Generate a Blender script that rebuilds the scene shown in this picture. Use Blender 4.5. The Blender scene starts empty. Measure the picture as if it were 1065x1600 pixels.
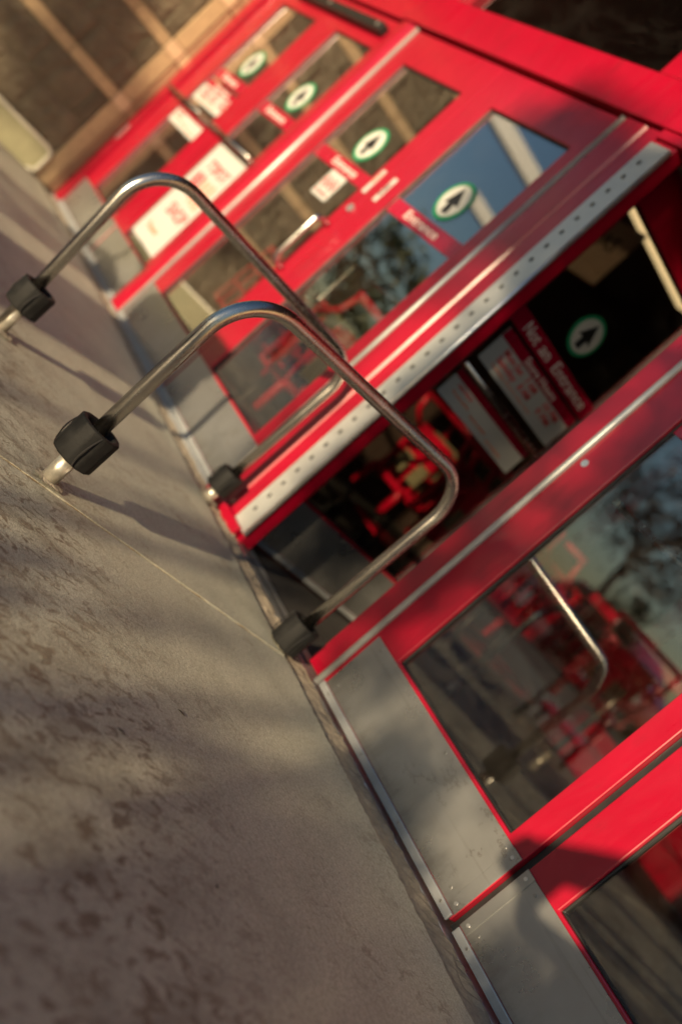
import bpy, bmesh, math, random
from mathutils import Vector, Matrix, noise as mnoise

random.seed(7)
C = bpy.context.scene.collection
SC = bpy.context.scene
R = math.radians

# ------------------------------------------------------------------ camera
cam_d = bpy.data.cameras.new('camera')
cam = bpy.data.objects.new('camera', cam_d)
C.objects.link(cam)
SC.camera = cam
CX, CY, CZ = 1.3162, -2.3106, 0.7539
_r = Vector((0.3805135, 0.5507617, 0.7428803))
_u = Vector((-0.5495415, -0.5114224, 0.6606446))
_f = Vector((-0.7437833, 0.6596277, -0.1080632))
M = Matrix((( _r.x, _u.x, -_f.x, CX), (_r.y, _u.y, -_f.y, CY), (_r.z, _u.z, -_f.z, CZ), (0, 0, 0, 1)))
cam.matrix_world = M
cam_d.sensor_fit = 'VERTICAL'
cam_d.sensor_height = 36.0
cam_d.sensor_width = 24.0
cam_d.lens = 34.92
cam_d.clip_start = 0.02
cam_d.clip_end = 600.0
cam_d.dof.use_dof = True
cam_d.dof.focus_distance = 2.22
cam_d.dof.aperture_fstop = 1.25
cam_d.dof.aperture_blades = 8

# ------------------------------------------------------------------ world and sun
SUN_EL, SUN_AZ = 10.5, 27.5            # degrees above the horizon, degrees from -y towards +x
w = bpy.data.worlds.new('World')
SC.world = w
w.use_nodes = True
nt = w.node_tree
nt.nodes.clear()
sky = nt.nodes.new('ShaderNodeTexSky')
sky.sky_type = 'NISHITA'
sky.sun_disc = False
sky.sun_elevation = R(SUN_EL)
sky.sun_rotation = R(180 - SUN_AZ)
sky.air_density = 1.0
sky.dust_density = 0.4
sky.ozone_density = 2.0
bg = nt.nodes.new('ShaderNodeBackground')
bg.inputs['Strength'].default_value = 0.075
wo = nt.nodes.new('ShaderNodeOutputWorld')
nt.links.new(sky.outputs[0], bg.inputs[0])
nt.links.new(bg.outputs[0], wo.inputs[0])

sun_d = bpy.data.lights.new('sun', 'SUN')
sun_d.energy = 5.0
sun_d.angle = R(0.65)
sun_d.color = (1.0, 0.78, 0.49)
sun = bpy.data.objects.new('sun', sun_d)
C.objects.link(sun)
TO_SUN = Vector((math.sin(R(SUN_AZ)) * math.cos(R(SUN_EL)), -math.cos(R(SUN_AZ)) * math.cos(R(SUN_EL)), math.sin(R(SUN_EL))))
sun.rotation_euler = TO_SUN.to_track_quat('Z', 'Y').to_euler()

SC.view_settings.view_transform = 'Standard'
SC.view_settings.look = 'None'
SC.view_settings.exposure = 0.88
SC.view_settings.gamma = 1.0
SC.view_settings.use_curve_mapping = False
SC.cycles.use_denoising = True
SC.cycles.max_bounces = 10
SC.cycles.transparent_max_bounces = 24
SC.cycles.sample_clamp_indirect = 6.0

# ------------------------------------------------------------------ materials
def new_mat(name):
    m = bpy.data.materials.new(name)
    m.use_nodes = True
    t = m.node_tree
    t.nodes.clear()
    o = t.nodes.new('ShaderNodeOutputMaterial')
    p = t.nodes.new('ShaderNodeBsdfPrincipled')
    t.links.new(p.outputs[0], o.inputs[0])
    return m, t, p


def N(t, kind, **kw):
    n = t.nodes.new(kind)
    for k, v in kw.items():
        if k in n.inputs:
            n.inputs[k].default_value = v
        else:
            setattr(n, k, v)
    return n


def ramp(t, src, stops):
    r = t.nodes.new('ShaderNodeValToRGB')
    cr = r.color_ramp
    while len(cr.elements) < len(stops):
        cr.elements.new(0.5)
    for e, (p, c) in zip(cr.elements, stops):
        e.position = p
        e.color = (*c, 1) if len(c) == 3 else c
    t.links.new(src, r.inputs[0])
    return r


def coords(t, scale=(1, 1, 1), rot=(0, 0, 0), kind='Object'):
    tc = t.nodes.new('ShaderNodeTexCoord')
    mp = t.nodes.new('ShaderNodeMapping')
    mp.inputs['Scale'].default_value = scale
    mp.inputs['Rotation'].default_value = rot
    t.links.new(tc.outputs[kind], mp.inputs[0])
    return mp.outputs[0]


def mix(t, fac, a, b, mode='MIX'):
    m = t.nodes.new('ShaderNodeMix')
    m.data_type = 'RGBA'
    m.blend_type = mode
    for s, v in ((m.inputs[0], fac), (m.inputs[6], a), (m.inputs[7], b)):
        if hasattr(v, 'links'):
            t.links.new(v, s)
        else:
            s.default_value = (*v, 1) if isinstance(v, tuple) and len(v) == 3 else v
    return m.outputs[2]


def bump(t, p, h, strength=0.3, dist=0.01):
    b = t.nodes.new('ShaderNodeBump')
    b.inputs['Strength'].default_value = strength
    b.inputs['Distance'].default_value = dist
    t.links.new(h, b.inputs['Height'])
    t.links.new(b.outputs[0], p.inputs['Normal'])
    return b


def simple(name, col, rough=0.5, metal=0.0, var=0.12, scale=14.0, coat=0.0, spec=0.5, rvar=0.1, bmp=0.0, bscale=220.0):
    """base colour with a little uneven tone, uneven gloss and optional fine relief"""
    m, t, p = new_mat(name)
    co = coords(t)
    n = N(t, 'ShaderNodeTexNoise', Scale=scale, Detail=6.0, Roughness=0.65)
    t.links.new(co, n.inputs['Vector'])
    dark = tuple(c * (1 - var) for c in col)
    lite = tuple(min(1, c * (1 + var)) for c in col)
    r = ramp(t, n.outputs[0], [(0.3, dark), (0.7, lite)])
    t.links.new(r.outputs[0], p.inputs['Base Color'])
    rr = ramp(t, n.outputs[0], [(0.3, (max(0.02, rough - rvar),) * 3), (0.75, (min(1, rough + rvar),) * 3)])
    t.links.new(rr.outputs[0], p.inputs['Roughness'])
    p.inputs['Metallic'].default_value = metal
    p.inputs['Specular IOR Level'].default_value = spec
    p.inputs['Coat Weight'].default_value = coat
    p.inputs['Coat Roughness'].default_value = 0.12
    if bmp:
        n2 = N(t, 'ShaderNodeTexNoise', Scale=bscale, Detail=3.0)
        t.links.new(co, n2.inputs['Vector'])
        bump(t, p, n2.outputs[0], bmp, 0.002)
    return m


def m_red():
    m, t, p = new_mat('red_paint')
    co = coords(t)
    n = N(t, 'ShaderNodeTexNoise', Scale=3.0, Detail=6.0, Roughness=0.65)
    t.links.new(co, n.inputs['Vector'])
    base = ramp(t, n.outputs[0], [(0.3, (0.285, 0.0008, 0.015)), (0.7, (0.345, 0.0012, 0.020))])
    # hand grime, faint rubbed streaks and tiny chips
    g = N(t, 'ShaderNodeTexNoise', Scale=1.0, Detail=8.0, Roughness=0.7, Distortion=0.5)
    t.links.new(coords(t, (16, 16, 3)), g.inputs['Vector'])
    gr = ramp(t, g.outputs[0], [(0.54, (1, 1, 1)), (0.72, (0.70, 0.62, 0.62))])
    c1 = mix(t, 1.0, base.outputs[0], gr.outputs[0], 'MULTIPLY')
    v = N(t, 'ShaderNodeTexVoronoi', Scale=17.0)
    t.links.new(co, v.inputs['Vector'])
    ch = ramp(t, v.outputs['Distance'], [(0.035, (1, 1, 1)), (0.055, (0, 0, 0))])
    vm = N(t, 'ShaderNodeTexNoise', Scale=2.3, Detail=2.0)
    t.links.new(co, vm.inputs['Vector'])
    vr = ramp(t, vm.outputs[0], [(0.56, (0, 0, 0)), (0.62, (0.8, 0.8, 0.8))])
    c2 = mix(t, mix(t, 1.0, ch.outputs[0], vr.outputs[0], 'MULTIPLY'), c1, (0.11, 0.02, 0.02))
    t.links.new(c2, p.inputs['Base Color'])
    rr = ramp(t, g.outputs[0], [(0.35, (0.27,) * 3), (0.7, (0.46,) * 3)])
    t.links.new(rr.outputs[0], p.inputs['Roughness'])
    p.inputs['Coat Weight'].default_value = 0.35
    p.inputs['Coat Roughness'].default_value = 0.16
    bump(t, p, n.outputs[0], 0.10, 0.004)
    return m


MAT = {}
MAT['red'] = m_red()
MAT['red_vinyl'] = simple('red_vinyl', (0.33, 0.003, 0.026), 0.25, var=0.05, coat=0.3)
MAT['cart_red'] = simple('cart_red_plastic', (0.62, 0.004, 0.03), 0.35, var=0.08)
MAT['silver'] = simple('anodised_aluminium', (0.72, 0.72, 0.72), 0.34, metal=0.85, var=0.10, scale=9, bmp=0.05)
MAT['chrome'] = simple('polished_steel', (0.62, 0.61, 0.60), 0.16, metal=1.0, var=0.05, rvar=0.05)
MAT['white_metal'] = simple('pale_aluminium', (0.34, 0.355, 0.365), 0.42, metal=0.35, var=0.10, scale=20)
MAT['guard'] = simple('ridged_pale_aluminium', (0.50, 0.51, 0.50), 0.42, metal=0.45, var=0.12, scale=7, bmp=0.08)
MAT['galvanised'] = simple('dull_galvanised_steel', (0.50, 0.47, 0.40), 0.40, metal=0.7, var=0.25, scale=45, bmp=0.15, bscale=120)
MAT['dark_metal'] = simple('dark_bronze_metal', (0.035, 0.030, 0.026), 0.4, metal=0.4)
MAT['rubber'] = simple('black_rubber', (0.009, 0.009, 0.009), 0.7, var=0.5, scale=30, bmp=0.35, bscale=110, rvar=0.12, spec=0.22)
MAT['gasket'] = simple('black_gasket', (0.012, 0.011, 0.011), 0.5)
MAT['black'] = simple('black_ink', (0.014, 0.014, 0.015), 0.45)
MAT['white'] = simple('white_vinyl', (0.56, 0.56, 0.52), 0.45, var=0.05)
MAT['paper'] = simple('white_card', (0.47, 0.47, 0.45), 0.6, var=0.03)
MAT['green'] = simple('green_vinyl', (0.010, 0.23, 0.10), 0.4)
MAT['print_red'] = simple('red_print', (0.62, 0.02, 0.03), 0.5)
MAT['print_orange'] = simple('orange_print', (0.75, 0.22, 0.10), 0.5)
MAT['print_grey'] = simple('pale_print', (0.72, 0.62, 0.58), 0.5)
MAT['olive'] = simple('olive_label', (0.26, 0.23, 0.13), 0.6)
MAT['stone_smooth'] = simple('smooth_tan_block', (0.40, 0.29, 0.165), 0.85, var=0.16, scale=22, bmp=0.4, bscale=160)
MAT['stone_accent'] = simple('pale_buff_block', (0.55, 0.40, 0.25), 0.85, var=0.10, scale=22, bmp=0.3, bscale=160)
MAT['stone_pink'] = simple('pinkish_brown_block', (0.36, 0.21, 0.125), 0.85, var=0.14, scale=22, bmp=0.4, bscale=160)
MAT['mortar'] = simple('grey_mortar', (0.25, 0.21, 0.16), 0.95, var=0.25, scale=60, bmp=0.6)
MAT['grout'] = simple('pale_grout', (0.24, 0.21, 0.165), 0.95, var=0.35, scale=70, bmp=0.9, bscale=140)
MAT['sealant'] = simple('yellowish_joint_sealant', (0.30, 0.19, 0.07), 0.8, var=0.6, scale=60, bmp=0.6, bscale=90)
MAT['olive_panel'] = simple('pale_green_panel', (0.36, 0.34, 0.20), 0.6, var=0.08)
MAT['cream_trim'] = simple('cream_trim', (0.62, 0.58, 0.46), 0.6, var=0.08)
MAT['soffit'] = simple('brown_soffit', (0.050, 0.036, 0.027), 0.9, var=0.2)
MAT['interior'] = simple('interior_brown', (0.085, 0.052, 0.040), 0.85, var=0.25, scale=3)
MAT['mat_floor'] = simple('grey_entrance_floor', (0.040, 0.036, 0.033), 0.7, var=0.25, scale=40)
MAT['tan_sign'] = simple('tan_sign_board', (0.70, 0.58, 0.46), 0.7)
MAT['asphalt'] = simple('asphalt', (0.052, 0.048, 0.044), 0.9, var=0.3, scale=20, bmp=0.5, bscale=120)
MAT['bark'] = simple('tree_bark', (0.09, 0.06, 0.04), 0.9, var=0.4, scale=20, bmp=0.8, bscale=40)
MAT['skin'] = simple('skin', (0.45, 0.26, 0.18), 0.6)
MAT['jacket'] = simple('dark_jacket', (0.03, 0.035, 0.05), 0.9)
MAT['canopy_white'] = simple('white_steel', (0.75, 0.73, 0.68), 0.5)
MAT['twig'] = simple('dry_twig', (0.035, 0.025, 0.018), 0.9)
MAT['car_red'] = simple('car_red_paint', (0.45, 0.01, 0.015), 0.25, coat=0.6, var=0.03)
MAT['car_glass'] = simple('dark_car_glass', (0.012, 0.013, 0.015), 0.08, var=0.02, rvar=0.02)


def m_kick():
    m, t, p = new_mat('brushed_kick_plate')
    co = coords(t)
    n = N(t, 'ShaderNodeTexNoise', Scale=3.0, Detail=7.0, Roughness=0.6)
    t.links.new(co, n.inputs['Vector'])
    # a few thin meandering scratches and dull scuffs
    nv = N(t, 'ShaderNodeTexNoise', Scale=2.2, Detail=9.0, Roughness=0.75)
    t.links.new(coords(t, (1.0, 1.0, 1.6)), nv.inputs['Vector'])
    sc = ramp(t, nv.outputs[0], [(0.486, (1, 1, 1)), (0.5, (0.55, 0.5, 0.45)), (0.513, (1, 1, 1))])
    base = ramp(t, n.outputs[0], [(0.3, (0.37, 0.375, 0.37)), (0.7, (0.46, 0.465, 0.46))])
    ms = N(t, 'ShaderNodeTexNoise', Scale=1.3, Detail=2.0)
    t.links.new(co, ms.inputs['Vector'])
    mk = ramp(t, ms.outputs[0], [(0.5, (0, 0, 0)), (0.62, (1, 1, 1))])
    scm = mix(t, mk.outputs[0], (1.0, 1.0, 1.0), sc.outputs[0])
    sx = N(t, 'ShaderNodeSeparateXYZ')
    t.links.new(co, sx.inputs[0])
    lo_ = N(t, 'ShaderNodeMapRange')
    lo_.inputs['From Min'].default_value = 0.13
    lo_.inputs['From Max'].default_value = 0.02
    t.links.new(sx.outputs['Z'], lo_.inputs['Value'])
    dn = N(t, 'ShaderNodeTexNoise', Scale=1.0, Detail=7.0, Roughness=0.7)
    t.links.new(coords(t, (22, 22, 9)), dn.inputs['Vector'])
    dr = ramp(t, dn.outputs[0], [(0.42, (0, 0, 0)), (0.70, (0.45, 0.45, 0.45))])
    dm = mix(t, 1.0, dr.outputs[0], lo_.outputs[0], 'MULTIPLY')
    # long low scuffs from carts
    sf = N(t, 'ShaderNodeTexNoise', Scale=1.0, Detail=5.0, Roughness=0.6, Distortion=0.4)
    t.links.new(coords(t, (2.2, 2.2, 60), (0, R(4), 0)), sf.inputs['Vector'])
    sfr = ramp(t, sf.outputs[0], [(0.60, (1, 1, 1)), (0.70, (0.90, 0.89, 0.88))])
    cc = mix(t, 1.0, mix(t, 1.0, base.outputs[0], scm, 'MULTIPLY'), sfr.outputs[0], 'MULTIPLY')
    t.links.new(mix(t, dm, cc, (0.16, 0.125, 0.085)), p.inputs['Base Color'])
    p.inputs['Metallic'].default_value = 0.8
    rr = ramp(t, n.outputs[0], [(0.3, (0.22,) * 3), (0.7, (0.38,) * 3)])
    t.links.new(rr.outputs[0], p.inputs['Roughness'])
    br = N(t, 'ShaderNodeTexNoise', Scale=1.0, Detail=4.0, Roughness=0.6)
    t.links.new(coords(t, (5, 5, 420)), br.inputs['Vector'])
    hh = N(t, 'ShaderNodeMath', operation='MULTIPLY_ADD')
    t.links.new(br.outputs[0], hh.inputs[0])
    hh.inputs[1].default_value = 0.05
    t.links.new(n.outputs[0], hh.inputs[2])
    bump(t, p, hh.outputs[0], 0.16, 0.012)
    return m


def m_steel():
    m, t, p = new_mat('brushed_steel_tube')
    co = coords(t)
    n = N(t, 'ShaderNodeTexNoise', Scale=11.0, Detail=6.0)
    t.links.new(co, n.inputs['Vector'])
    n2 = N(t, 'ShaderNodeTexNoise', Scale=60.0, Detail=5.0, Roughness=0.7)
    t.links.new(coords(t, (1, 1, 0.25)), n2.inputs['Vector'])
    c = ramp(t, n.outputs[0], [(0.3, (0.40, 0.375, 0.34)), (0.7, (0.58, 0.55, 0.50))])
    spots = ramp(t, n2.outputs[0], [(0.26, (0.75, 0.70, 0.65)), (0.38, (1, 1, 1))])
    t.links.new(mix(t, 1.0, c.outputs[0], spots.outputs[0], 'MULTIPLY'), p.inputs['Base Color'])
    p.inputs['Metallic'].default_value = 1.0
    rr = ramp(t, n2.outputs[0], [(0.3, (0.30,) * 3), (0.7, (0.20,) * 3)])
    t.links.new(rr.outputs[0], p.inputs['Roughness'])
    bump(t, p, n2.outputs[0], 0.04, 0.002)
    return m


def m_glass(name, tint=(0.78, 0.77, 0.74), boost=0.135):
    m = bpy.data.materials.new(name)
    m.use_nodes = True
    t = m.node_tree
    t.nodes.clear()
    o = t.nodes.new('ShaderNodeOutputMaterial')
    tr = N(t, 'ShaderNodeBsdfTransparent')
    tr.inputs[0].default_value = (*tint, 1)
    gl = N(t, 'ShaderNodeBsdfGlossy')
    gl.inputs['Color'].default_value = (0.95, 0.97, 1.0, 1)
    n = N(t, 'ShaderNodeTexNoise', Scale=9.0, Detail=4.0)
    t.links.new(coords(t), n.inputs['Vector'])
    rr = ramp(t, n.outputs[0], [(0.35, (0.004,) * 3), (0.8, (0.03,) * 3)])
    t.links.new(rr.outputs[0], gl.inputs['Roughness'])
    lw = N(t, 'ShaderNodeLayerWeight', Blend=0.5)
    pw = N(t, 'ShaderNodeMath', operation='POWER')
    pw.inputs[1].default_value = 4.0
    t.links.new(lw.outputs['Facing'], pw.inputs[0])
    mu = N(t, 'ShaderNodeMath', operation='MULTIPLY_ADD', use_clamp=True)
    mu.inputs[1].default_value = 3.2
    mu.inputs[2].default_value = boost
    t.links.new(pw.outputs[0], mu.inputs[0])
    mx = N(t, 'ShaderNodeMixShader')
    t.links.new(mu.outputs[0], mx.inputs[0])
    t.links.new(tr.outputs[0], mx.inputs[1])
    t.links.new(gl.outputs[0], mx.inputs[2])
    df = N(t, 'ShaderNodeBsdfDiffuse')
    df.inputs[0].default_value = (0.42, 0.40, 0.37, 1)
    sm = N(t, 'ShaderNodeTexNoise', Scale=1.0, Detail=8.0, Roughness=0.7, Distortion=0.7)
    t.links.new(coords(t, (5, 5, 9), (0, R(25), 0)), sm.inputs['Vector'])
    sr = ramp(t, sm.outputs[0], [(0.45, (0.0,) * 3), (0.80, (0.018,) * 3)])
    m2 = N(t, 'ShaderNodeMixShader')
    t.links.new(sr.outputs[0], m2.inputs[0])
    t.links.new(mx.outputs[0], m2.inputs[1])
    t.links.new(df.outputs[0], m2.inputs[2])
    t.links.new(m2.outputs[0], o.inputs[0])
    return m


def m_concrete():
    m, t, p = new_mat('trowelled_concrete')
    co = coords(t)
    big = N(t, 'ShaderNodeTexNoise', Scale=0.9, Detail=4.0, Roughness=0.6)
    t.links.new(co, big.inputs['Vector'])
    mid = N(t, 'ShaderNodeTexNoise', Scale=5.5, Detail=8.0, Roughness=0.68)
    t.links.new(co, mid.inputs['Vector'])
    fine = N(t, 'ShaderNodeTexNoise', Scale=260.0, Detail=3.0, Roughness=0.7)
    t.links.new(co, fine.inputs['Vector'])
    base = ramp(t, mid.outputs[0], [(0.25, (0.325, 0.328, 0.268)), (0.5, (0.420, 0.420, 0.345)), (0.78, (0.492, 0.485, 0.402))])
    tone = ramp(t, big.outputs[0], [(0.3, (0.80, 0.80, 0.82)), (0.7, (1.06, 1.03, 0.98))])
    c1 = mix(t, 1.0, base.outputs[0], tone.outputs[0], 'MULTIPLY')
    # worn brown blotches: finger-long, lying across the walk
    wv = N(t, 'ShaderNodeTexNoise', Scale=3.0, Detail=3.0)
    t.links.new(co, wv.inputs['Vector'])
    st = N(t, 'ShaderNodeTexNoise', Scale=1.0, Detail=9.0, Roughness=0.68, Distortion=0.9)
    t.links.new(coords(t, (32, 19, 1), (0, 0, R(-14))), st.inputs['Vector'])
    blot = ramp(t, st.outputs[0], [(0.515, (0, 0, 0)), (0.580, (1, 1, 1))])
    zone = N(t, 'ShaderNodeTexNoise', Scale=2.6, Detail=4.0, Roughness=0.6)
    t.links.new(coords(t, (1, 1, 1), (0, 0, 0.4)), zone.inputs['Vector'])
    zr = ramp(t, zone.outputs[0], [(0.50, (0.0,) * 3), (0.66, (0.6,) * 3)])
    # more stained further out from the doors; also paints in the foreground's darkening
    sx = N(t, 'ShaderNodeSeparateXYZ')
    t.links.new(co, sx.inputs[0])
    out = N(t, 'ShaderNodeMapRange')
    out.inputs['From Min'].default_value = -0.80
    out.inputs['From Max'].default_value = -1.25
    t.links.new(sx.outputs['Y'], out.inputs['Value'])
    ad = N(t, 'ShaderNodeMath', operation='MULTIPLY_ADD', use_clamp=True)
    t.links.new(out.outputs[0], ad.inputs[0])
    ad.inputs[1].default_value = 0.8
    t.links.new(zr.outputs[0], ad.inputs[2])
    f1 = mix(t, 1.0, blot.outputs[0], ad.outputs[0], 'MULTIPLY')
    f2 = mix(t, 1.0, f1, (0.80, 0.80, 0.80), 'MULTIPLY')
    # broader, fainter darkening painted in for the dim foreground, mixed with grime
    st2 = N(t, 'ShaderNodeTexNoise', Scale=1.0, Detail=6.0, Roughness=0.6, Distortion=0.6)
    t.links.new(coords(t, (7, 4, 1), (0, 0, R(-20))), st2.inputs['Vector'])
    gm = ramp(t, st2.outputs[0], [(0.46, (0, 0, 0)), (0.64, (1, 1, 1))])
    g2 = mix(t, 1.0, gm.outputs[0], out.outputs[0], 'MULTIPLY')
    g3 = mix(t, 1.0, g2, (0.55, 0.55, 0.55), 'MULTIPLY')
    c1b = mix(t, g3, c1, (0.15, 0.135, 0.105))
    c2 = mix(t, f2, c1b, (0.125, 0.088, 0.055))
    gr = ramp(t, fine.outputs[0], [(0.3, (0.66,) * 3), (0.7, (1.26,) * 3)])
    sand = N(t, 'ShaderNodeTexNoise', Scale=95.0, Detail=5.0, Roughness=0.75)
    t.links.new(co, sand.inputs['Vector'])
    sr = ramp(t, sand.outputs[0], [(0.32, (0.72,) * 3), (0.68, (1.24,) * 3)])
    c3 = mix(t, 1.0, mix(t, 1.0, c2, gr.outputs[0], 'MULTIPLY'), sr.outputs[0], 'MULTIPLY')
    vs = N(t, 'ShaderNodeTexVoronoi', Scale=26.0)
    t.links.new(co, vs.inputs['Vector'])
    sp = ramp(t, vs.outputs['Distance'], [(0.045, (0.35,) * 3), (0.075, (1, 1, 1))])
    c4 = mix(t, 0.7, c3, mix(t, 1.0, c3, sp.outputs[0], 'MULTIPLY'))
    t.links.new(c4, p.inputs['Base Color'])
    rr = ramp(t, mid.outputs[0], [(0.3, (0.55,) * 3), (0.7, (0.78,) * 3)])
    t.links.new(rr.outputs[0], p.inputs['Roughness'])
    hb = N(t, 'ShaderNodeMath', operation='MULTIPLY_ADD')
    t.links.new(fine.outputs[0], hb.inputs[0])
    hb.inputs[1].default_value = 0.35
    t.links.new(mid.outputs[0], hb.inputs[2])
    hc = N(t, 'ShaderNodeMath', operation='MULTIPLY_ADD')
    t.links.new(sand.outputs[0], hc.inputs[0])
    hc.inputs[1].default_value = 0.5
    t.links.new(hb.outputs[0], hc.inputs[2])
    bump(t, p, hc.outputs[0], 0.7, 0.006)
    return m


def m_rough_stone():
    m, t, p = new_mat('split_face_stone')
    co = coords(t, kind='Object')
    oi = t.nodes.new('ShaderNodeObjectInfo')
    va = N(t, 'ShaderNodeVectorMath', operation='ADD')
    t.links.new(co, va.inputs[0])
    t.links.new(oi.outputs['Location'], va.inputs[1])
    n = N(t, 'ShaderNodeTexNoise', Scale=9.0, Detail=9.0, Roughness=0.7)
    t.links.new(va.outputs[0], n.inputs['Vector'])
    n2 = N(t, 'ShaderNodeTexNoise', Scale=42.0, Detail=6.0, Roughness=0.7)
    t.links.new(va.outputs[0], n2.inputs['Vector'])
    c = ramp(t, n.outputs[0], [(0.25, (0.115, 0.092, 0.060)), (0.5, (0.170, 0.138, 0.092)), (0.75, (0.235, 0.192, 0.13))])
    t.links.new(c.outputs[0], p.inputs['Base Color'])
    p.inputs['Roughness'].default_value = 0.95
    ad = N(t, 'ShaderNodeMath', operation='MULTIPLY_ADD')
    t.links.new(n2.outputs[0], ad.inputs[0])
    ad.inputs[1].default_value = 0.4
    t.links.new(n.outputs[0], ad.inputs[2])
    bump(t, p, ad.outputs[0], 1.0, 0.05)
    return m


def m_leaf(name, a, b):
    m, t, p = new_mat(name)
    oi = t.nodes.new('ShaderNodeObjectInfo')
    g = t.nodes.new('ShaderNodeNewGeometry')
    r = ramp(t, g.outputs['Random Per Island'], [(0.0, a), (1.0, b)])
    t.links.new(r.outputs[0], p.inputs['Base Color'])
    p.inputs['Roughness'].default_value = 0.6
    return m


MAT['kick'] = m_kick()
MAT['steel'] = m_steel()
MAT['glass'] = m_glass('door_glass')
MAT['glass_dark'] = m_glass('transom_glass', (0.22, 0.20, 0.18), 0.07)
MAT['concrete'] = m_concrete()
MAT['stone_rough'] = m_rough_stone()
MAT['leaf_green'] = m_leaf('green_leaf', (0.035, 0.055, 0.012), (0.095, 0.105, 0.03))
MAT['leaf_russet'] = m_leaf('russet_leaf', (0.055, 0.022, 0.010), (0.14, 0.05, 0.02))
mt_, t_, p_ = new_mat('lamp_diffuser')
p_.inputs['Base Color'].default_value = (0.8, 0.7, 0.5, 1)
p_.inputs['Emission Color'].default_value = (1.0, 0.72, 0.36, 1)
p_.inputs['Emission Strength'].default_value = 1.0
MAT['lamp'] = mt_

# ------------------------------------------------------------------ helpers
def link(name, bm, mat, parent=None, loc=None, rot=None, smooth=False):
    me = bpy.data.meshes.new(name)
    bm.to_mesh(me)
    bm.free()
    return link_me(name, me, mat, parent, loc, rot, smooth)


def link_me(name, me, mat, parent=None, loc=None, rot=None, smooth=False):
    if mat is not None and not me.materials:
        me.materials.append(MAT[mat] if isinstance(mat, str) else mat)
    if smooth:
        for f in me.polygons:
            f.use_smooth = True
    o = bpy.data.objects.new(name, me)
    C.objects.link(o)
    if parent is not None:
        o.parent = parent
    if loc:
        o.location = loc
    if rot:
        o.rotation_euler = rot
    return o


def tag(o, label=None, cat=None, group=None, kind=None):
    if label:
        o['label'] = label
    if cat:
        o['category'] = cat
    if group:
        o['group'] = group
    if kind:
        o['kind'] = kind
    return o


def empty(name, loc=(0, 0, 0), rz=0.0, label=None, cat=None, group=None, kind=None):
    o = bpy.data.objects.new(name, None)
    o.empty_display_size = 0.1
    C.objects.link(o)
    o.location = loc
    o.rotation_euler = (0, 0, rz)
    return tag(o, label, cat, group, kind)


def copy_tree(o, parent=None):
    c = o.copy()
    C.objects.link(c)
    if parent is not None:
        c.parent = parent
    for ch in list(o.children):
        copy_tree(ch, c)
    return c


def bevel_bm(bm, w, seg=2, ang=50):
    if w <= 0:
        return bm
    bm.normal_update()
    es = [e for e in bm.edges if len(e.link_faces) == 2 and e.calc_face_angle(0) > R(ang)]
    bmesh.ops.bevel(bm, geom=es, offset=w, segments=seg, profile=0.5, affect='EDGES', clamp_overlap=True)
    return bm


def box(x0, x1, y0, y1, z0, z1, bev=0.0, seg=2, bm=None):
    b = bm or bmesh.new()
    vs = [b.verts.new(v) for v in ((x0, y0, z0), (x1, y0, z0), (x1, y1, z0), (x0, y1, z0), (x0, y0, z1), (x1, y0, z1), (x1, y1, z1), (x0, y1, z1))]
    for f in ((0, 3, 2, 1), (4, 5, 6, 7), (0, 1, 5, 4), (1, 2, 6, 5), (2, 3, 7, 6), (3, 0, 4, 7)):
        b.faces.new([vs[i] for i in f])
    return bevel_bm(b, bev, seg) if bm is None else b


def plate(xs, zs, holes, y0, y1, bev=0.0, seg=2):
    """one connected slab in the x-z plane between y0 and y1 with rectangular holes; (i, j) in holes is left open"""
    b = bmesh.new()
    V = {}

    def v(i, j, k):
        if (i, j, k) not in V:
            V[(i, j, k)] = b.verts.new((xs[i], (y0, y1)[k], zs[j]))
        return V[(i, j, k)]
    nx, nz = len(xs) - 1, len(zs) - 1
    full = lambda i, j: 0 <= i < nx and 0 <= j < nz and (i, j) not in holes
    for i in range(nx):
        for j in range(nz):
            if not full(i, j):
                continue
            b.faces.new((v(i, j, 0), v(i + 1, j, 0), v(i + 1, j + 1, 0), v(i, j + 1, 0)))
            b.faces.new((v(i, j, 1), v(i, j + 1, 1), v(i + 1, j + 1, 1), v(i + 1, j, 1)))
            if not full(i - 1, j):
                b.faces.new((v(i, j, 0), v(i, j + 1, 0), v(i, j + 1, 1), v(i, j, 1)))
            if not full(i + 1, j):
                b.faces.new((v(i + 1, j, 0), v(i + 1, j, 1), v(i + 1, j + 1, 1), v(i + 1, j + 1, 0)))
            if not full(i, j - 1):
                b.faces.new((v(i, j, 0), v(i, j, 1), v(i + 1, j, 1), v(i + 1, j, 0)))
            if not full(i, j + 1):
                b.faces.new((v(i, j + 1, 0), v(i + 1, j + 1, 0), v(i + 1, j + 1, 1), v(i, j + 1, 1)))
    return bevel_bm(b, bev, seg)


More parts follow.
